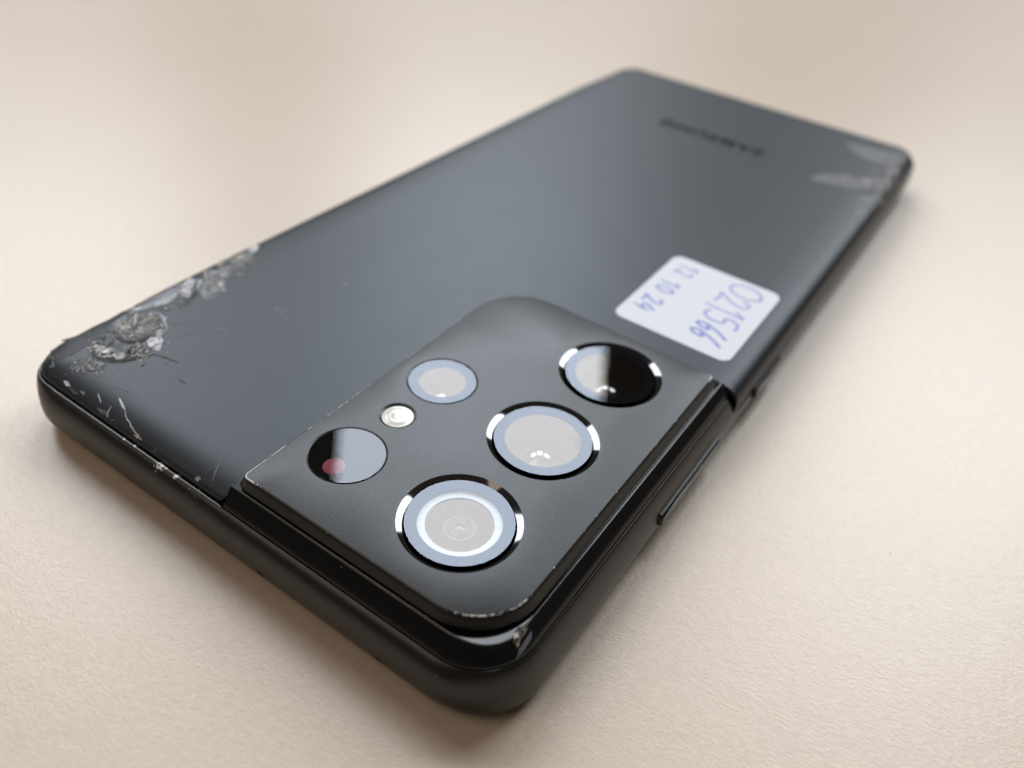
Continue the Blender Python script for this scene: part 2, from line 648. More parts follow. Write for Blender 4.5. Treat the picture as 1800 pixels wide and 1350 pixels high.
def lathe(name, prof, at, material, parent, n=72, angle=35, wob=None):
    """prof: (radius, z) pairs turned about the vertical through at; local origin at the axis"""
    bm = bmesh.new()
    rows = []
    for r, z in prof:
        if r < 1e-6:
            rows.append([bm.verts.new((0, 0, z * S))])
        else:
            rows.append([bm.verts.new((r * S * math.cos(t), r * S * math.sin(t), z * S)) for t in np.linspace(0, 2 * math.pi, n + 1)[:-1]])
    for a, b in zip(rows, rows[1:]):
        for i in range(n):
            k = (i + 1) % n
            if len(a) == 1 and len(b) == 1:
                continue
            if len(a) == 1:
                bm.faces.new((a[0], b[i], b[k]))
            elif len(b) == 1:
                bm.faces.new((a[i], a[k], b[0]))
            else:
                bm.faces.new((a[i], a[k], b[k], b[i]))
    # face up
    bm.normal_update()
    if sum(f.normal.z * f.calc_area() for f in bm.faces) < 0:
        bmesh.ops.reverse_faces(bm, faces=bm.faces)
    o = link(name, bm, material, parent, angle=angle)
    o.location = mm(at) if parent is None or parent is phone else (0, 0, 0)
    return o


def dome(r, h, z0, n=8):
    return [(r * math.cos(a), z0 + h * math.sin(a)) for a in np.linspace(0, math.pi / 2 - 1e-9, n)] if False else \
        [(r * (1 - k / n), z0 + h * (1 - (1 - k / n) ** 2)) for k in range(n + 1)]


def camera_lens(x, y, r, kind):
    ri = r * 0.876
    root = lathe("camera_lens", [(r + 0.03, 0.004), (r - 0.04, -0.03), (ri + 0.02, -0.35), (ri + 0.01, -0.6)], (x, y, ZP), M_RING, phone, angle=20)
    ro = ri * 0.775
    lathe("cover_glass", [(ri - 0.03, -0.06), (0, -0.06)], 0, M_COVER, root)
    lathe("lens_mask", [(ri - 0.0, -0.3), (ri - 0.0, -0.08), (ri - 0.03, -0.065), (ri - 0.04, -0.12), (ro, -0.12), (ro, -0.2)], 0, M_MASK, root)
    lathe("lens_barrel", [(ro + 0.02, -0.17), (ro, -3.2), (0, -3.25)], 0, M_SENSOR, root)
    if kind == 'main':
        lathe("trim_ring", [(ro - 0.01, -0.44), (ro - 0.1, -0.46), (ro * 0.81, -0.52), (ro * 0.81, -0.8)], 0, M_WHITE, root)
        lathe("lens_element", dome(ro * 0.81, 0.04, -0.64), 0, M_LENS, root)
        lathe("inner_ring", [(1.75, -1.25), (1.66, -1.22), (1.5, -1.22), (1.4, -1.25)], 0, M_LENSR, root)
        lathe("inner_ring", [(1.1, -1.25), (1.0, -1.2), (0.9, -1.2), (0.84, -1.25)], 0, M_LENSR, root)
        lathe("inner_element", dome(0.6, 0.22, -1.4), 0, M_LENSD, root)
    else:
        lathe("lens_element", dome(ro - 0.01, 0.04, -0.2), 0, M_LENS, root)
        lathe("inner_element", dome(ro * 0.42, 0.75, -3.1), 0, M_LENSC, root)
    return root


for kind, x, y, r in LENSES:
    camera_lens(x, y, r, kind)

# small zoom lens without a broad bezel
root = lathe("zoom_lens", [(TELE[2] + 0.03, 0.004), (TELE[2] - 0.04, -0.04), (TELE[2] - 0.16, -0.12), (TELE[2] - 0.2, -0.5)], (TELE[0], TELE[1], ZP), M_FLASHB, phone, angle=20)
rt = TELE[2] - 0.2
lathe("cover_glass", [(rt, -0.3), (rt, -0.06), (rt - 0.03, -0.03), (0, -0.03)], 0, M_COVER, root)
lathe("lens_mask", [(rt - 0.01, -0.12), (rt * 0.69, -0.12), (rt * 0.69, -0.2)], 0, M_MASK, root)
lathe("lens_barrel", [(rt * 0.7, -0.15), (rt * 0.69, -3.0), (0, -3.02)], 0, M_SENSOR, root)
lathe("lens_element", dome(rt * 0.69, 0.04, -0.2), 0, M_LENS, root)
lathe("inner_element", dome(rt * 0.4, 0.6, -2.9), 0, M_LENSC, root)

# laser focus sensor: black window with a red emitter under it
root = lathe("focus_sensor", [(SENSOR[2] + 0.03, 0.004), (SENSOR[2] - 0.05, -0.03), (SENSOR[2] - 0.17, -0.10), (SENSOR[2] - 0.2, -0.5)], (SENSOR[0], SENSOR[1], ZP), M_FLASHB, phone, angle=20)
rs = SENSOR[2] - 0.2
lathe("cover_glass", [(rs, -0.3), (rs, -0.05), (rs - 0.03, -0.02), (0, -0.02)], 0, M_COVER, root)
lathe("sensor_mask", [(rs - 0.01, -0.12), (0, -0.12)], 0, M_SENSOR, root)
red = lathe("sensor_window", [(1.24, -0.118), (1.2, -0.1), (0, -0.1)], 0, M_RED, root)
red.location = mm((-2.15, -0.05, 0))

# flash
root = lathe("camera_flash", [(FLASH[2] + 0.03, 0.004), (FLASH[2] - 0.05, -0.03), (FLASH[2] - 0.32, -0.16), (FLASH[2] - 0.34, -0.4)], (FLASH[0], FLASH[1], ZP), M_FLASHB, phone, n=48, angle=20)
rf = FLASH[2] - 0.34
lathe("flash_lens", dome(rf, 0.16, -0.2, 10), 0, M_FLASH, root, n=48)

# side buttons
def button(name, x0, x1, z, h):
    bm = bmesh.new()
    bmesh.ops.create_cube(bm, size=1)
    for vv in bm.verts:
        vv.co = mm(((vv.co.x + 0.5) * (x1 - x0) + x0, vv.co.y * 1.2 + 0.12, vv.co.z * h + z))
    bmesh.ops.bevel(bm, geom=bm.edges[:], offset=0.3 * S, segments=3, affect='EDGES')
    return link(name, bm, M_FRAME, phone, angle=60)


button("volume_rocker", 33.2, 50.8, 3.5, 1.9)
button("power_button", 63.8, 74.6, 3.2, 1.8)


# microphone holes on the short side
def mic(y, z, wy):
    a = math.asin((3.4 - z) / 3.4)
    d = 3.4 - 3.4 * math.cos(a)
    bm = bmesh.new()
    nrm = Vector((-math.cos(a), 0, -math.sin(a)))
    up = Vector((math.sin(a), 0, -math.cos(a)))
    c = Vector((d, y, z))
    rows = []
    for k, dep in ((1.0, 0.006), (0.85, 0.012), (0.0, 0.012)):
        ring = []
        for t in np.linspace(0, 2 * math.pi, 25)[:-1]:
            vy, vu = math.cos(t) * wy * k, math.sin(t) * 0.42 * k
            # follow the round of the frame
            aa = a - vu / 3.4
            pnt = Vector((3.4 - (3.4 + dep) * math.cos(aa), y + vy, 3.4 - (3.4 + dep) * math.sin(aa)))
            ring.append(bm.verts.new(mm(pnt)))
        rows.append(ring)
    grid_faces(bm, rows, True)
    return link("microphone_hole", bm, M_BLACK, phone)


mic(30.7, 2.85, 0.62)
mic(14.1, 2.85, 0.58)

# ------------------------------------------------------------------ things lying in the surface of the back
bpy.context.view_layer.update()
dg = bpy.context.evaluated_depsgraph_get()
trees = [BVHTree.FromObject(o, dg) for o in (glass, housing, plate, frame)]


def drop(x, y, which=None):
    """highest point and normal of the phone below (x, y) in mm"""
    best = None
    for t in ([trees[which]] if which is not None else trees[:3]):
        h = t.ray_cast(mm((x, y, 40)), Vector((0, 0, -1)))
        if h[0] is not None and (best is None or h[0].z > best[0].z):
            best = (h[0] / S, h[1] if h[1].z > 0 else -h[1])
    return best


# white sticker
SX0, SX1, SY0, SY1 = 60.2, 82.4, 4.0, 22.3


def sticker_pt(x, y, lift):
    h = drop(x, y, 0)
    return h[0].z + lift


bm = bmesh.new()
cols = 24
loop = []
for (cx, cy, a0) in ((SX0 + 1.6, SY0 + 1.6, 180), (SX1 - 1.6, SY0 + 1.6, 270), (SX1 - 1.6, SY1 - 1.6, 0), (SX0 + 1.6, SY1 - 1.6, 90)):
    for i in range(9):
        a = math.radians(a0 + 90 * i / 8)
        loop.append((cx + 1.6 * math.cos(a), cy + 1.6 * math.sin(a)))
rings = []
for k in (1.0, 0.96, 0.85, 0.7, 0.5, 0.25):
    ring = []
    for x, y in loop:
        xx, yy = (SX0 + SX1) / 2 + (x - (SX0 + SX1) / 2) * k, (SY0 + SY1) / 2 + (y - (SY0 + SY1) / 2) * k
        ring.append(bm.verts.new(mm((xx, yy, sticker_pt(xx, yy, 0.06)))))
    rings.append(ring)
base = [bm.verts.new(vv.co + mm((0, 0, -0.08))) for vv in rings[0]]
grid_faces(bm, [base] + rings, True)
bm.faces.new(rings[-1])
sticker = link("sticker", bm, M_STICKER, phone, angle=60)
sticker["label"] = "white paper sticker with blue handwriting"


def ribbon(bm, pts, wid, lift, fn, taper=True):
    """flat stroke along pts (mm) lying on the surface given by fn(x, y) -> z"""
    n = len(pts)
    L_, R_ = [], []
    for i, (x, y) in enumerate(pts):
        a = pts[max(0, i - 1)]
        b = pts[min(n - 1, i + 1)]
        t = Vector((b[0] - a[0], b[1] - a[1], 0))
        if t.length < 1e-6:
            t = Vector((1, 0, 0))
        t.normalize()
        nrm = Vector((-t.y, t.x, 0))
        ww = wid * (0.35 + 0.65 * math.sin(math.pi * min(1, max(0, (i + 0.3) / (n - 0.4))))) if taper else wid
        for lst, sg in ((L_, 1), (R_, -1)):
            q = (x + nrm.x * ww / 2 * sg, y + nrm.y * ww / 2 * sg)
            lst.append(bm.verts.new(mm((q[0], q[1], fn(*q) + lift))))
    grid_faces(bm, [L_, R_], flip=True)


def spline(pts, n=6):
    out = []
    P = [pts[0]] + list(pts) + [pts[-1]]
    for i in range(1, len(P) - 2):
        p0, p1, p2, p3 = P[i - 1:i + 3]
        for k in range(n):
            t = k / n
            out.append(tuple(0.5 * (2 * p1[j] + (p2[j] - p0[j]) * t + (2 * p0[j] - 5 * p1[j] + 4 * p2[j] - p3[j]) * t * t + (3 * p1[j] - p0[j] - 3 * p2[j] + p3[j]) * t ** 3) for j in range(2)))
    out.append(tuple(pts[-1]))
    return out


# handwriting: glyphs drawn in a unit box, u = along the line, v = up
GLY = {
    '0': [[(0.55, 1.0), (0.2, 0.85), (0.05, 0.45), (0.2, 0.08), (0.55, 0.02), (0.85, 0.3), (0.85, 0.75), (0.6, 1.0), (0.4, 0.95)]],
    '1': [[(0.15, 0.75), (0.55, 1.05), (0.5, 0.5), (0.42, -0.1)]],
    '2': [[(0.1, 0.75), (0.35, 1.0), (0.7, 0.85), (0.6, 0.5), (0.1, 0.02), (0.45, 0.06), (0.95, 0.0)]],
    '4': [[(0.55, 1.0), (0.05, 0.35), (0.9, 0.38)], [(0.75, 0.75), (0.6, -0.1)]],
    '5': [[(0.9, 1.0), (0.35, 0.95), (0.25, 0.6), (0.65, 0.6), (0.75, 0.25), (0.4, 0.0), (0.05, 0.1)]],
    '6': [[(0.8, 1.05), (0.35, 0.7), (0.1, 0.25), (0.4, 0.0), (0.75, 0.15), (0.65, 0.42), (0.25, 0.3)]],
}
bm = bmesh.new()
fn = lambda x, y: sticker_pt(x, y, 0.06)


def write(text, x0, y0, cw, ch, wid, slant=0.0):
    """line runs towards -x, glyph tops towards -y"""
    k = 0
    for c in text:
        if c != ' ':
            for st in GLY[c]:
                ribbon(bm, spline([(x0 - k - u * cw * 0.85 + slant * v_ * ch, y0 - v_ * ch) for u, v_ in st]), wid, 0.012, fn, False)
        k += cw
    return k


write("0", 81.2, 11.4, 5.0, 5.2, 0.36)
write("2", 77.0, 11.9, 3.9, 5.0, 0.36)
write("1", 73.4, 12.2, 3.2, 5.6, 0.34)
write("5", 71.2, 11.7, 4.0, 5.5, 0.42)
write("66", 67.6, 11.5, 2.2, 5.0, 0.50, -0.2)
write("12", 80.4, 20.2, 2.0, 2.8, 0.34)
write("10", 74.2, 20.5, 2.0, 2.8, 0.40)
write("24", 68.4, 20.7, 2.4, 3.0, 0.44)
link("handwriting", bm, M_INK, sticker)

# maker's lettering near the far end, read from the camera end up
fc = bpy.data.curves.new("lettering", 'FONT')
fc.body = "SAMSUNG"
fc.size = 4.6 * S
fc.align_x = 'CENTER'
fc.space_character = 1.2
fc.extrude = 0.01 * S
fc.offset = 0.2 * S
tmp = bpy.data.objects.new("lettering_source", fc)
COL.objects.link(tmp)
bpy.context.view_layer.update()
me = bpy.data.meshes.new_from_object(tmp.evaluated_get(bpy.context.evaluated_depsgraph_get()))
bpy.data.objects.remove(tmp)
let = link("brand_lettering", me, M_LETTER, phone, smooth=False)
let.location = mm((134.9, 38.6, 8.915))
let.rotation_euler = (0, 0, math.radians(90))

# ------------------------------------------------------------------ damage
def powder(name, c1, c2, scale, rough, bumpd=0.00012, spec=0.5):
    mt, nt, p = mat(name)
    v = obj_vec(nt)
    n1 = noise(nt, scale, 5, 0.7, 0.6, v)
    r1 = ramp(nt, n1.outputs[0], [(0.36, c1), (0.64, c2)])
    nt.links.new(r1.outputs[0], p.inputs['Base Color'])
    p.inputs['Roughness'].default_value = rough
    p.inputs['Specular IOR Level'].default_value = spec
    n2 = noise(nt, scale * 1.7, 4, 0.7, 0.8, v)
    bump(nt, p, n2.outputs[0], 0.9, bumpd)
    return mt


SH = {
    'smooth': powder("cleaved_glass", (0.12, 0.125, 0.145), (0.19, 0.195, 0.225), 500, 0.3, 0.00002),
    'white': powder("crushed_white_glass", (0.30, 0.30, 0.33), (0.80, 0.80, 0.84), 1500, 0.4),
    'grey': powder("fractured_grey_glass", (0.05, 0.051, 0.052), (0.24, 0.24, 0.23), 3400, 0.42, 0.00006),
    'beige': powder("crushed_beige_glass", (0.16, 0.145, 0.13), (0.66, 0.62, 0.57), 3600, 0.5, 0.00006),
    'dark': powder("dark_crevice_glass", (0.004, 0.004, 0.004), (0.03, 0.028, 0.025), 1800, 0.4, spec=0.3),
    'brown': powder("scraped_brown_edge", (0.02, 0.016, 0.012), (0.20, 0.14, 0.09), 1100, 0.45),
    'faint': powder("faint_scuff", (0.055, 0.056, 0.060), (0.13, 0.132, 0.14), 1500, 0.42),
    'shade': powder("bared_dark_glass", (0.018, 0.019, 0.022), (0.034, 0.035, 0.04), 900, 0.5, 0.00003, 0.35),
    'line': simple("crack_edge", (0.50, 0.50, 0.52), 0.35),
}


def surf(x, y, which=None):
    x = min(164.6, max(0.9, x))
    y = min(75.25, max(0.35, y))
    h = drop(x, y, which)
    k = 0
    while h is None and k < 60:      # past the rounded edge: take the height of the nearest glass inside it
        x += 0.05 * (1 if x < 82 else -1)
        y += 0.05 * (1 if y < 38 else -1)
        h = drop(x, y, which)
        k += 1
    return h[0].z if h else 8.0


def shard_bm(bm, poly, lift, tilt, which=0, mi=0, thick=0.12):
    cx = sum(p[0] for p in poly) / len(poly)
    cy = sum(p[1] for p in poly) / len(poly)
    tx, ty = random.gauss(0, tilt), random.gauss(0, tilt)
    top, low = [], []
    for x, y in poly:
        y = min(75.25, y)
        z = surf(x, y, which)
        top.append(bm.verts.new(mm((x, y, z + max(0.015, lift + tx * (x - cx) + ty * (y - cy))))))
        low.append(bm.verts.new(mm((x, y, z - thick))))
    area = sum(poly[i][0] * poly[(i + 1) % len(poly)][1] - poly[(i + 1) % len(poly)][0] * poly[i][1] for i in range(len(poly)))
    if area < 0:
        top.reverse()
        low.reverse()
    f = bm.faces.new(top)
    f.material_index = mi
    for i in range(len(top)):
        k = (i + 1) % len(top)
        f = bm.faces.new((low[i], low[k], top[k], top[i]))
        f.material_index = mi


def inside(p, poly):
    r = False
    for i in range(len(poly)):
        a, b = poly[i], poly[i - 1]
        if (a[1] > p[1]) != (b[1] > p[1]) and p[0] < (b[0] - a[0]) * (p[1] - a[1]) / (b[1] - a[1]) + a[0]:
            r = not r
    return r


def tessellate(poly, n):
    xs, ys = [p[0] for p in poly], [p[1] for p in poly]
    pts = [Vector(p) for p in poly]
    # broken up outline
    out = []
    for i in range(len(pts)):
        a, b = pts[i], pts[(i + 1) % len(pts)]
        out.append(a)
        d = (b - a).length
        k = int(d / max(0.35, math.sqrt(abs(max(xs) - min(xs)) * abs(max(ys) - min(ys)) / max(1, n)) * 1.6))
        for j in range(1, k + 1):
            t = j / (k + 1)
            q = a.lerp(b, t)
            out.append(q + Vector((random.gauss(0, 0.05), random.gauss(0, 0.05))) * d / (k + 1))
    nb = len(out)
    while len(out) < nb + n:
        q = (random.uniform(min(xs), max(xs)), random.uniform(min(ys), max(ys)))
        if inside(q, poly):
            out.append(Vector(q))
    r = geometry.delaunay_2d_cdt(out, [(i, (i + 1) % nb) for i in range(nb)], [], 1, 1e-5)
    return [[tuple(r[0][i]) for i in f] for f in r[2]]


def shatter(poly, n, lift, tilt, kinds, which=0, parent=None):
    """split an area into separate shards, each its own object"""
    for f in (tessellate(poly, n) if n else [poly]):
        bm = bmesh.new()
        shard_bm(bm, f, lift * 0.55 * random.uniform(0.3, 1.3), tilt * 0.6, which)
        bmesh.ops.recalc_face_normals(bm, faces=bm.faces)
        link("glass_shard", bm, SH[random.choice(kinds)], parent or glass, smooth=False)


def facet(poly, n, lift, kind, parent=None, which=0, name="glass_shard"):
    """one flat cleaved piece that follows the round of the surface"""
    bm = bmesh.new()
    for f in tessellate(poly, n):
        shard_bm(bm, f, lift, 0.0, which)
    bmesh.ops.remove_doubles(bm, verts=bm.verts, dist=0.002 * S)
    bmesh.ops.recalc_face_normals(bm, faces=bm.faces)
    link(name, bm, SH[kind], parent or glass, angle=30)


def sliver_fan(apex, arc, n, kinds, lift):
    """long splinters running out from a blow"""
    pts = spline(arc, max(2, n // max(1, len(arc) - 1)))
    for a, b in zip(pts, pts[1:]):
        if random.random() < 0.08:
            continue
        t0, t1 = random.uniform(0.0, 0.4), random.choice((1.0, 0.98, 0.95, 0.9))
        q = lambda p, t: (apex[0] + (p[0] - apex[0]) * t, apex[1] + (p[1] - apex[1]) * t)
        tm = random.uniform(t0 + 0.15, t1 - 0.15)
        k = random.choice(kinds)
        for u, v_ in ((t0, tm), (tm, t1)):
            shard_bm(crumb_bm, [q(a, u), q(b, u), q(b, v_), q(a, v_)], lift * random.uniform(0.1, 1.0), 0.03, 0,
                     CK.index(k if random.random() < 0.5 else random.choice(kinds)))


crumb_bm = bmesh.new()
CK = ['shade', 'smooth', 'white', 'grey', 'beige', 'dark', 'brown', 'faint']


def crumble(poly, n, lift, tilt, kinds, which=0):
    """finely crushed area: all crumbs go into one mesh"""
    for f in tessellate(poly, n):
        if random.random() < 0.25:
            continue
        shard_bm(crumb_bm, f, lift * 0.45 * random.uniform(0.0, 1.6), tilt * 0.5, which, CK.index(random.choice(kinds)))


def crack(pts, wid, kind='line', lift=0.03, name="crack_line", which=0, parent=None, jag=0.0):
    bm = bmesh.new()
    pp = spline(pts, 5)
    if jag:
        pp = [(x + random.gauss(0, jag), y + random.gauss(0, jag)) for x, y in pp]
    ribbon(bm, pp, wid, lift, lambda x, y: surf(x, y, which))
    bmesh.ops.recalc_face_normals(bm, faces=bm.faces)
    o = link(name, bm, SH[kind], parent or glass, smooth=False)
    return o


# along the far long edge, near the camera end
facet([(16.2, 74.9), (20, 75.1), (24, 75.1), (25, 73.6), (22.6, 71.3), (20.6, 70.6), (18.6, 71.4), (16.2, 72.4)], 40, 0.05, 'smooth')
crack([(16.3, 72.4), (18.6, 71.4), (20.6, 70.6), (22.6, 71.3), (24.6, 73.2)], 0.13, 'line', lift=0.07)
shatter([(16.1, 74.5), (17.0, 74.7), (17.9, 72.3), (16.3, 72.3)], 2, 0.22, 0.06, ['white'])
shatter([(19.0, 72.2), (19.8, 71.6), (19.8, 70.8), (18.6, 71.3)], 1, 0.2, 0.05, ['white', 'smooth'])
shatter([(24.3, 75.2), (27.4, 75.2), (26.8, 72.3), (25.1, 71.2), (24.4, 72.7)], 4, 0.2, 0.08, ['white', 'white', 'smooth'])
shatter([(23, 71.4), (24.7, 72.6), (25.1, 71.2), (25, 70.4), (23.1, 69.5)], 4, 0.18, 0.09, ['white', 'beige', 'smooth'])
shatter([(23.98, 70.28), (25.18, 70.44), (24.75, 69.41), (22.86, 68.56), (21.08, 67.97)], 1, 0.05, 0.02, ['dark'])
shatter([(27.6, 75.2), (30.2, 75.2), (27.8, 71.6), (25.4, 70.4), (26.8, 72.6)], 2, 0.12, 0.05, ['smooth', 'grey'])
shatter([(30.4, 75.2), (35.2, 75.2), (34.8, 73.8), (31.9, 70.8), (29.8, 69.9), (27.9, 71.5)], 7, 0.14, 0.07, ['grey', 'grey', 'smooth', 'faint'])
shatter([(25.34, 69.96), (27.51, 71.28), (28.78, 70.44), (29.5, 69.62), (27.32, 67.71), (24.22, 67.61)], 6, 0.14, 0.08, ['grey', 'grey', 'faint', 'smooth'])
shatter([(28.65, 69.95), (29.43, 69.7), (27.99, 68.17), (27.7, 68.82)], 2, 0.2, 0.08, ['white', 'beige'])
shatter([(34.5, 75.2), (37.5, 75.2), (36.9, 73.3), (34.3, 71.9), (33.3, 72.4)], 4, 0.16, 0.08, ['grey', 'white', 'beige'])
shatter([(37.5, 75.2), (40, 75.2), (39.5, 73.5), (37.6, 72.1), (36.9, 72.3)], 3, 0.16, 0.08, ['white', 'grey', 'white'])
crumble([(30, 75.0), (39.5, 75.2), (37, 71.5), (30, 69.5), (26.5, 70)], 50, 0.14, 0.12, ['grey', 'faint', 'faint', 'beige'])
# edge scraped through to brown
shatter([(7.6, 75.3), (16, 75.3), (16.1, 73.9), (11.3, 74.1), (8.2, 74.5)], 7, 0.16, 0.04, ['brown', 'brown', 'dark'])
# crushed fan and lumps
sliver_fan((11.6, 66.6), [(12.3, 70.4), (13.4, 71.8), (15.3, 72.2), (17.2, 71.0), (17.8, 68.8), (17.0, 67.2), (15.6, 66.2)], 84, ['grey', 'beige', 'grey', 'faint', 'faint', 'beige', 'white'], 0.12)
sliver_fan((12.6, 69.4), [(12.5, 71.0), (13.8, 72.0), (15.8, 71.9), (17.4, 70.2), (17.5, 68.3)], 60, ['grey', 'faint', 'beige', 'grey', 'shade'], 0.14)
crumble([(12.2, 69.6), (13.6, 70.4), (14.4, 68.4), (14.2, 66.2), (12.6, 66.0)], 60, 0.2, 0.12, ['grey', 'brown', 'dark', 'beige'])
shatter([(12.9, 70.9), (14.3, 71.3), (14.0, 69.0), (12.8, 68.6)], 4, 0.3, 0.08, ['grey', 'beige'])
shatter([(13.57, 65.92), (15.28, 65.01), (14.69, 63.61), (13.27, 62.69), (12.72, 63.83)], 5, 0.42, 0.14, ['white', 'white', 'beige'])
crumble([(10.54, 66.86), (12.45, 65.67), (12.59, 63.98), (12.49, 62.59), (10.9, 62.95), (9.86, 64.64)], 130, 0.2, 0.16, ['grey', 'dark', 'grey', 'beige'])
crumble([(7.4, 67.6), (7.9, 69.9), (9.2, 70.3), (9.9, 68.4), (9.8, 66.8), (8.4, 65.7)], 90, 0.3, 0.12, ['beige', 'white', 'beige', 'grey', 'dark', 'beige'])
shatter([(8.2, 69.0), (9.0, 69.4), (9.4, 67.6), (8.9, 66.6), (8.3, 67.2)], 4, 0.42, 0.13, ['beige', 'white', 'white'])
crumble([(4.3, 68.6), (6.0, 68.4), (7.4, 67.5), (8.4, 66.0), (6.6, 64.6), (4.6, 66.2), (4.0, 67.4)], 150, 0.08, 0.06, ['faint', 'shade', 'grey', 'shade', 'faint', 'beige', 'shade'])
shatter([(8.95, 66.2), (10.1, 65.61), (9.86, 64.64), (8.65, 64.83)], 3, 0.4, 0.12, ['beige', 'white'])
shatter([(8.32, 65.94), (9.77, 64.51), (10.21, 63.25), (9.01, 63.77), (8.0, 64.9)], 2, 0.06, 0.02, ['dark'])
crumble([(17.11, 67.73), (16.88, 65.83), (15.41, 64.86), (14.5, 65.9)], 20, 0.1, 0.08, ['grey', 'faint', 'white'])
facet([(5.4, 73.9), (9.0, 74.4), (12.0, 74.0), (12.4, 71.5), (10.2, 70.6), (9.6, 70.6), (7.6, 70.2), (5.6, 70.0), (4.0, 70.6)], 40, 0.03, 'shade')
crumble([(10.4, 71.8), (12.6, 71.5), (12.2, 67.5), (10.6, 66.9), (9.8, 68.6)], 18, 0.05, 0.04, ['faint', 'dark', 'faint'])
crack([(11.7, 67.6), (12.4, 66.6), (13.3, 65.9), (13.9, 65.3)], 0.55, 'dark', lift=0.1, jag=0.05)
crack([(11.5, 69.2), (11.7, 68.2), (11.6, 67.4)], 0.5, 'dark', lift=0.06, jag=0.05)
crack([(7.5, 66.9), (8.0, 65.6), (9.2, 64.6), (10.4, 63.4)], 0.5, 'dark', lift=0.08, jag=0.05)
crack([(17.8, 70.6), (18.2, 68.8), (17.4, 67.0), (16.9, 65.6)], 0.14, 'white', lift=0.06, jag=0.05)
crack([(12.4, 71.3), (13.6, 72.1), (15.4, 72.4), (16.6, 71.9)], 0.12, 'white', lift=0.06, jag=0.05)
crack([(26.0, 69.6), (24.4, 67.4), (27.2, 67.5), (29.6, 69.5)], 0.12, 'white', lift=0.08, jag=0.04)
crack([(30.2, 74.4), (28.9, 73.0), (27.9, 71.6)], 0.14, 'line', lift=0.1)
crack([(39.8, 73.6), (36.8, 71.9), (33.2, 70.6), (30.2, 69.6)], 0.10, 'grey', lift=0.05, jag=0.06)
crumble([(30.6, 69.6), (33.5, 71.0), (37, 72.0), (36, 70.6), (32, 68.6)], 40, 0.05, 0.05, ['shade', 'faint', 'grey', 'shade'])
crumble([(19.0, 70.4), (22.6, 70.9), (24.0, 69.2), (21.4, 68.0), (18.8, 68.6)], 30, 0.03, 0.03, ['shade', 'faint', 'shade'])
# loose splinters thinning out round the blows
for cx, cy, sx, sy, num in ((14.0, 68.5, 3.2, 2.6, 110), (8.0, 67.5, 2.6, 2.0, 80), (30, 71.5, 5.0, 1.8, 70), (11.5, 64.2, 2.4, 1.4, 50), (21, 70, 3, 1.6, 30)):
    for k in range(num):
        x, y = random.gauss(cx, sx), random.gauss(cy, sy)
        if y > 75 or x < 3:
            continue
        r = 0.06 + 0.34 * random.random() ** 2.5
        a0, el = random.uniform(0, 6.3), random.uniform(0.2, 0.9)
        poly = []
        for t in (0, 1.9, 3.9):
            px, py = r * math.cos(t + random.uniform(-0.4, 0.4)), r * el * math.sin(t + random.uniform(-0.4, 0.4))
            poly.append((x + px * math.cos(a0) - py * math.sin(a0), y + px * math.sin(a0) + py * math.cos(a0)))
        shard_bm(crumb_bm, poly, 0.05 * random.random(), 0.05, 0, CK.index(random.choice(['faint', 'faint', 'grey', 'beige', 'dark', 'white'])))
# edge of the glass above the short side
for poly, n, kinds in (
        ([(2.42, 60.23), (2.78, 58.57), (2.47, 57.75), (2.19, 59.05)], 2, ['faint', 'grey']),
        ([(2.32, 53.23), (2.52, 52.46), (2.36, 51.71), (2.2, 52.4)], 1, ['grey', 'beige']),
        ([(2.09, 42.69), (2.58, 42.35), (2.55, 41.81), (2.14, 41.9)], 1, ['grey', 'beige']),
        ([(2.11, 49.9), (2.16, 49.05), (2.41, 49.39)], 0, ['grey']),
        ([(2.78, 67.19), (2.98, 66.44), (2.68, 65.54), (2.5, 66.32)], 2, ['grey', 'white']),
        ([(2.46, 65.51), (2.64, 64.73), (2.51, 63.58), (2.26, 64.51)], 2, ['grey', 'faint']),
        ([(2.82, 63.98), (3.08, 63.33), (2.7, 62.96)], 0, ['grey']),
        ([(2.21, 57.41), (2.42, 56.95), (2.26, 55.95), (2.13, 56.4)], 0, ['grey']),
        ([(3.0, 70.4), (3.4, 69.8), (6.4, 73.6), (5.4, 74.2)], 2, ['faint', 'faint', 'grey'])):
    shatter(poly, n, 0.08, 0.05, kinds)
crack([(4.69, 58.86), (4.2, 57.6), (3.98, 56.89)], 0.26, 'line')
crack([(3.98, 56.89), (3.36, 55.78), (2.95, 54.5), (2.61, 53.42), (2.32, 51.81)], 0.12, 'line', jag=0.03)
crack([(3.76, 61.67), (3.4, 60.9), (3.09, 60.17)], 0.13, 'white')
crack([(3.43, 58.67), (2.52, 58.26), (2.21, 57.88)], 0.12, 'white')
crack([(5.17, 41.59), (4.05, 41.13), (2.87, 40.42)], 0.13, 'grey')
crack([(4.2, 41.9), (3.0, 41.8)], 0.08, 'faint')
crack([(12.36, 62.74), (12.86, 60.92), (13.24, 58.99)], 0.24, 'dark')
crack([(11.18, 56.37), (11.15, 55.01)], 0.16, 'dark')
crack([(18.5, 70.6), (20.6, 69.98), (21.46, 68.11)], 0.10, 'faint', jag=0.05)
crack([(11.9, 63.67), (10.4, 62.64)], 0.2, 'white')
crack([(9.3, 63.6), (9.0, 62.0)], 0.12, 'grey')
for a, b, wd in (((5.39, 61.11), (5.95, 58.75), 0.13), ((4.74, 66.13), (5.83, 63.68), 0.13), 
                 ((18.3, 66.0), (19.6, 64.4), 0.26), ((17.6, 63.6), (18.3, 62.6), 0.2)):
    crack([a, ((a[0] + b[0]) / 2 + random.gauss(0, 0.15), (a[1] + b[1]) / 2), b], wd, 'faint', name="scratch_mark")
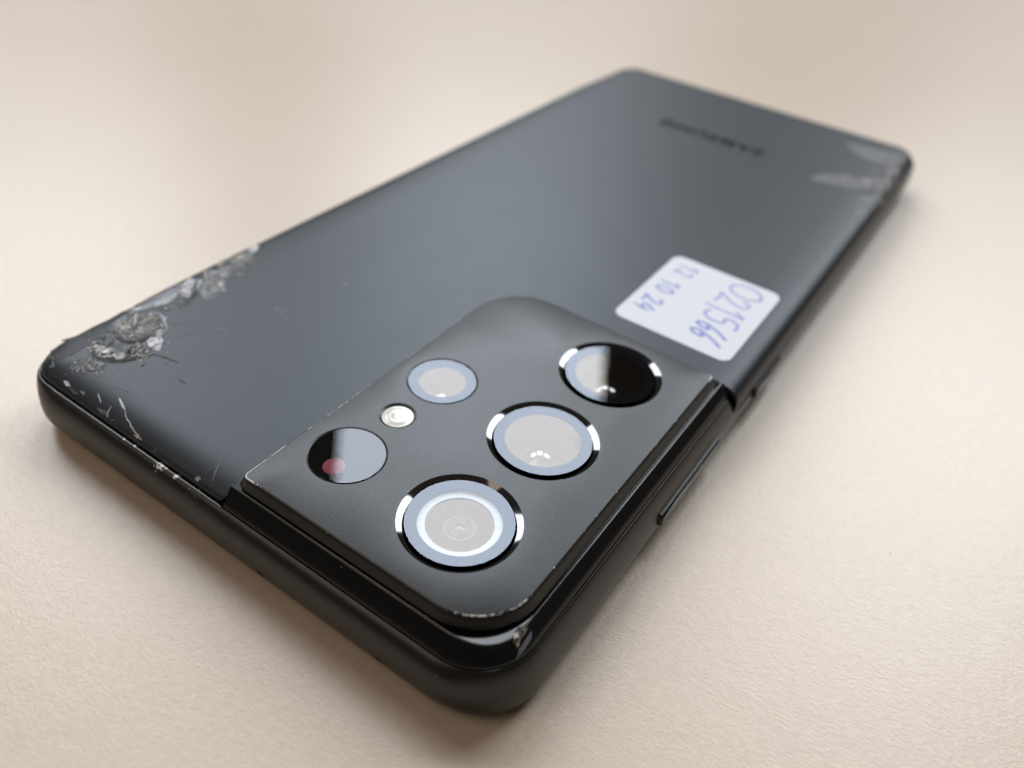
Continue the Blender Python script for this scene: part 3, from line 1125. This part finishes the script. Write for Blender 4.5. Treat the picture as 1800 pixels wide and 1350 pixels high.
for pts, wd in (([(28.87, 59.2), (29.01, 58.01), (28.64, 55.96)], 0.2), ([(29.4, 59.0), (29.9, 57.6)], 0.3), ([(24.38, 56.83), (25.5, 54.7), (26.45, 52.91)], 0.07),
                ([(40.22, 56.98), (40.1, 55.52)], 0.35), ([(20.5, 61.5), (21.6, 60.4), (21.2, 59.2)], 0.28), ([(62, 52), (60.4, 47)], 0.09), ([(52, 61), (54, 57)], 0.08)):
    crack(pts, wd, 'faint', lift=0.012, name="scratch_mark", jag=0.06)
# far corner: pale leaf-shaped spalls
facet([(128.6, 14.2), (129.6, 15.2), (131.2, 14.4), (133.6, 12.8), (136.4, 9.6), (137.4, 6.0), (133.4, 4.1), (130.6, 6.4), (129.4, 9.1), (128.6, 13.1)], 30, 0.04, 'faint')
crumble([(129.6, 11.5), (132.5, 11.0), (136.5, 8.0), (140, 4.6), (138, 2.2), (131, 3.4)], 60, 0.1, 0.06, ['grey', 'shade', 'faint', 'beige', 'dark'])
crumble([(141, 5.5), (148, 6.5), (153, 4.5), (154, 2.6), (146, 2.2), (140, 2.6)], 60, 0.1, 0.06, ['shade', 'faint', 'dark', 'grey', 'shade'])
facet([(130.0, 12.5), (134.4, 9.0), (137.0, 5.2), (133.4, 3.6), (131.0, 6.0)], 16, 0.07, 'faint')
shatter([(131.5, 11.5), (135.5, 9.5), (137.5, 5.0), (133.5, 3.2), (131.2, 6.5)], 6, 0.09, 0.03, ['faint', 'dark', 'grey', 'faint', 'beige'])
crack([(128.4, 14.6), (128.9, 12.5), (129.6, 8.6), (131.0, 5.4), (134.5, 3.0)], 0.3, 'grey', lift=0.06)
facet([(153.7, 14.6), (154.3, 11.0), (155.1, 6.2), (154.1, 3.2), (151.6, 2.4), (147.6, 3.2), (146.8, 6.5), (148.2, 10.8), (151, 13.6)], 30, 0.04, 'faint')
shatter([(151.0, 8.0), (154.0, 5.0), (152.0, 3.0), (148.5, 3.6), (148.6, 6.6)], 4, 0.08, 0.015, ['grey', 'faint', 'smooth'])
shatter([(143.2, 5.5), (146.7, 2.6), (138.1, 1.4), (131.1, 1.5), (132.7, 3.8)], 6, 0.1, 0.03, ['faint', 'dark', 'grey', 'beige'])
shatter([(128.6, 4.4), (129.6, 2.4), (118.4, 1.6), (114.7, 3.1)], 3, 0.08, 0.02, ['faint', 'grey'])
crumble([(139, 2.6), (150, 2.4), (153, 1.0), (140, 0.5), (130, 0.6), (124, 1.6)], 60, 0.16, 0.08, ['dark', 'grey', 'brown', 'beige'])

# knocked corner of the camera housing
def knock(poly, n, lift, tilt, kinds):
    for f in tessellate(poly, n):
        bm = bmesh.new()
        shard_bm(bm, f, lift * random.uniform(0.4, 1.4), tilt, 1)
        bmesh.ops.recalc_face_normals(bm, faces=bm.faces)
        link("paint_chip", bm, SH[random.choice(kinds)], housing, smooth=False)


knock([(7.36, 3.5), (7.83, 3.4), (8.49, 2.98), (8.3, 2.63), (6.93, 2.53), (6.24, 2.35), (6.27, 2.94)], 9, 0.2, 0.15, ['beige', 'brown', 'grey', 'white'])
knock([(7.79, 2.26), (8.45, 2.32), (8.09, 1.97), (6.58, 1.89), (5.65, 1.99), (6.28, 2.23)], 5, 0.03, 0.0, ['smooth'])

bmesh.ops.recalc_face_normals(crumb_bm, faces=crumb_bm.faces)
crumbs = link("crushed_glass", crumb_bm, [SH[k] for k in CK], glass, smooth=False)
crumbs["kind"] = "stuff"

# specks of dust and glass grit on the phone
bm = bmesh.new()
for k in range(150):
    if k < 60:
        x, y = random.uniform(2, 60), random.uniform(1.5, 37)
    elif k < 110:
        x, y = random.gauss(10, 8), random.gauss(64, 7)
    else:
        x, y = random.uniform(5, 110), random.uniform(5, 72)
    if not (0.8 < x < 160 and 0.6 < y < 75) or any(math.hypot(x - hx, y - hy) < hr + 0.1 for hx, hy, hr in holes):
        continue
    h = drop(x, y)
    if h is None:
        continue
    z = h[0].z + 0.012
    r = 0.02 + 0.05 * random.random() ** 3
    a0 = random.uniform(0, 6.3)
    tri = [bm.verts.new(mm((x + r * math.cos(a0 + t), y + r * math.sin(a0 + t) * 0.7, z + 0.01 * (t > 0 and t < 3)))) for t in (0, 1.7, 3.6, 5.0)]
    bm.faces.new(tri)
grit = link("dust", bm, simple("dust_speck", (0.38, 0.37, 0.36), 0.8), phone, smooth=False)
grit["kind"] = "stuff"

# crumbs on the table
bm = bmesh.new()
for k in range(46):
    x, y = random.uniform(-20, 130), random.uniform(-70, 120)
    if -2 < x < 167 and -2 < y < 78:
        continue
    r = 0.05 + 0.10 * random.random() ** 3
    mtx = Matrix.Translation(mm((x, y, r * 0.5))) @ Matrix.Diagonal((1, random.uniform(0.5, 1), 0.7, 1))
    bmesh.ops.create_icosphere(bm, subdivisions=1, radius=r * S, matrix=mtx)
cr = link("table_dust", bm, simple("table_speck", (0.16, 0.12, 0.09), 0.8), table, smooth=False)
cr["kind"] = "stuff"
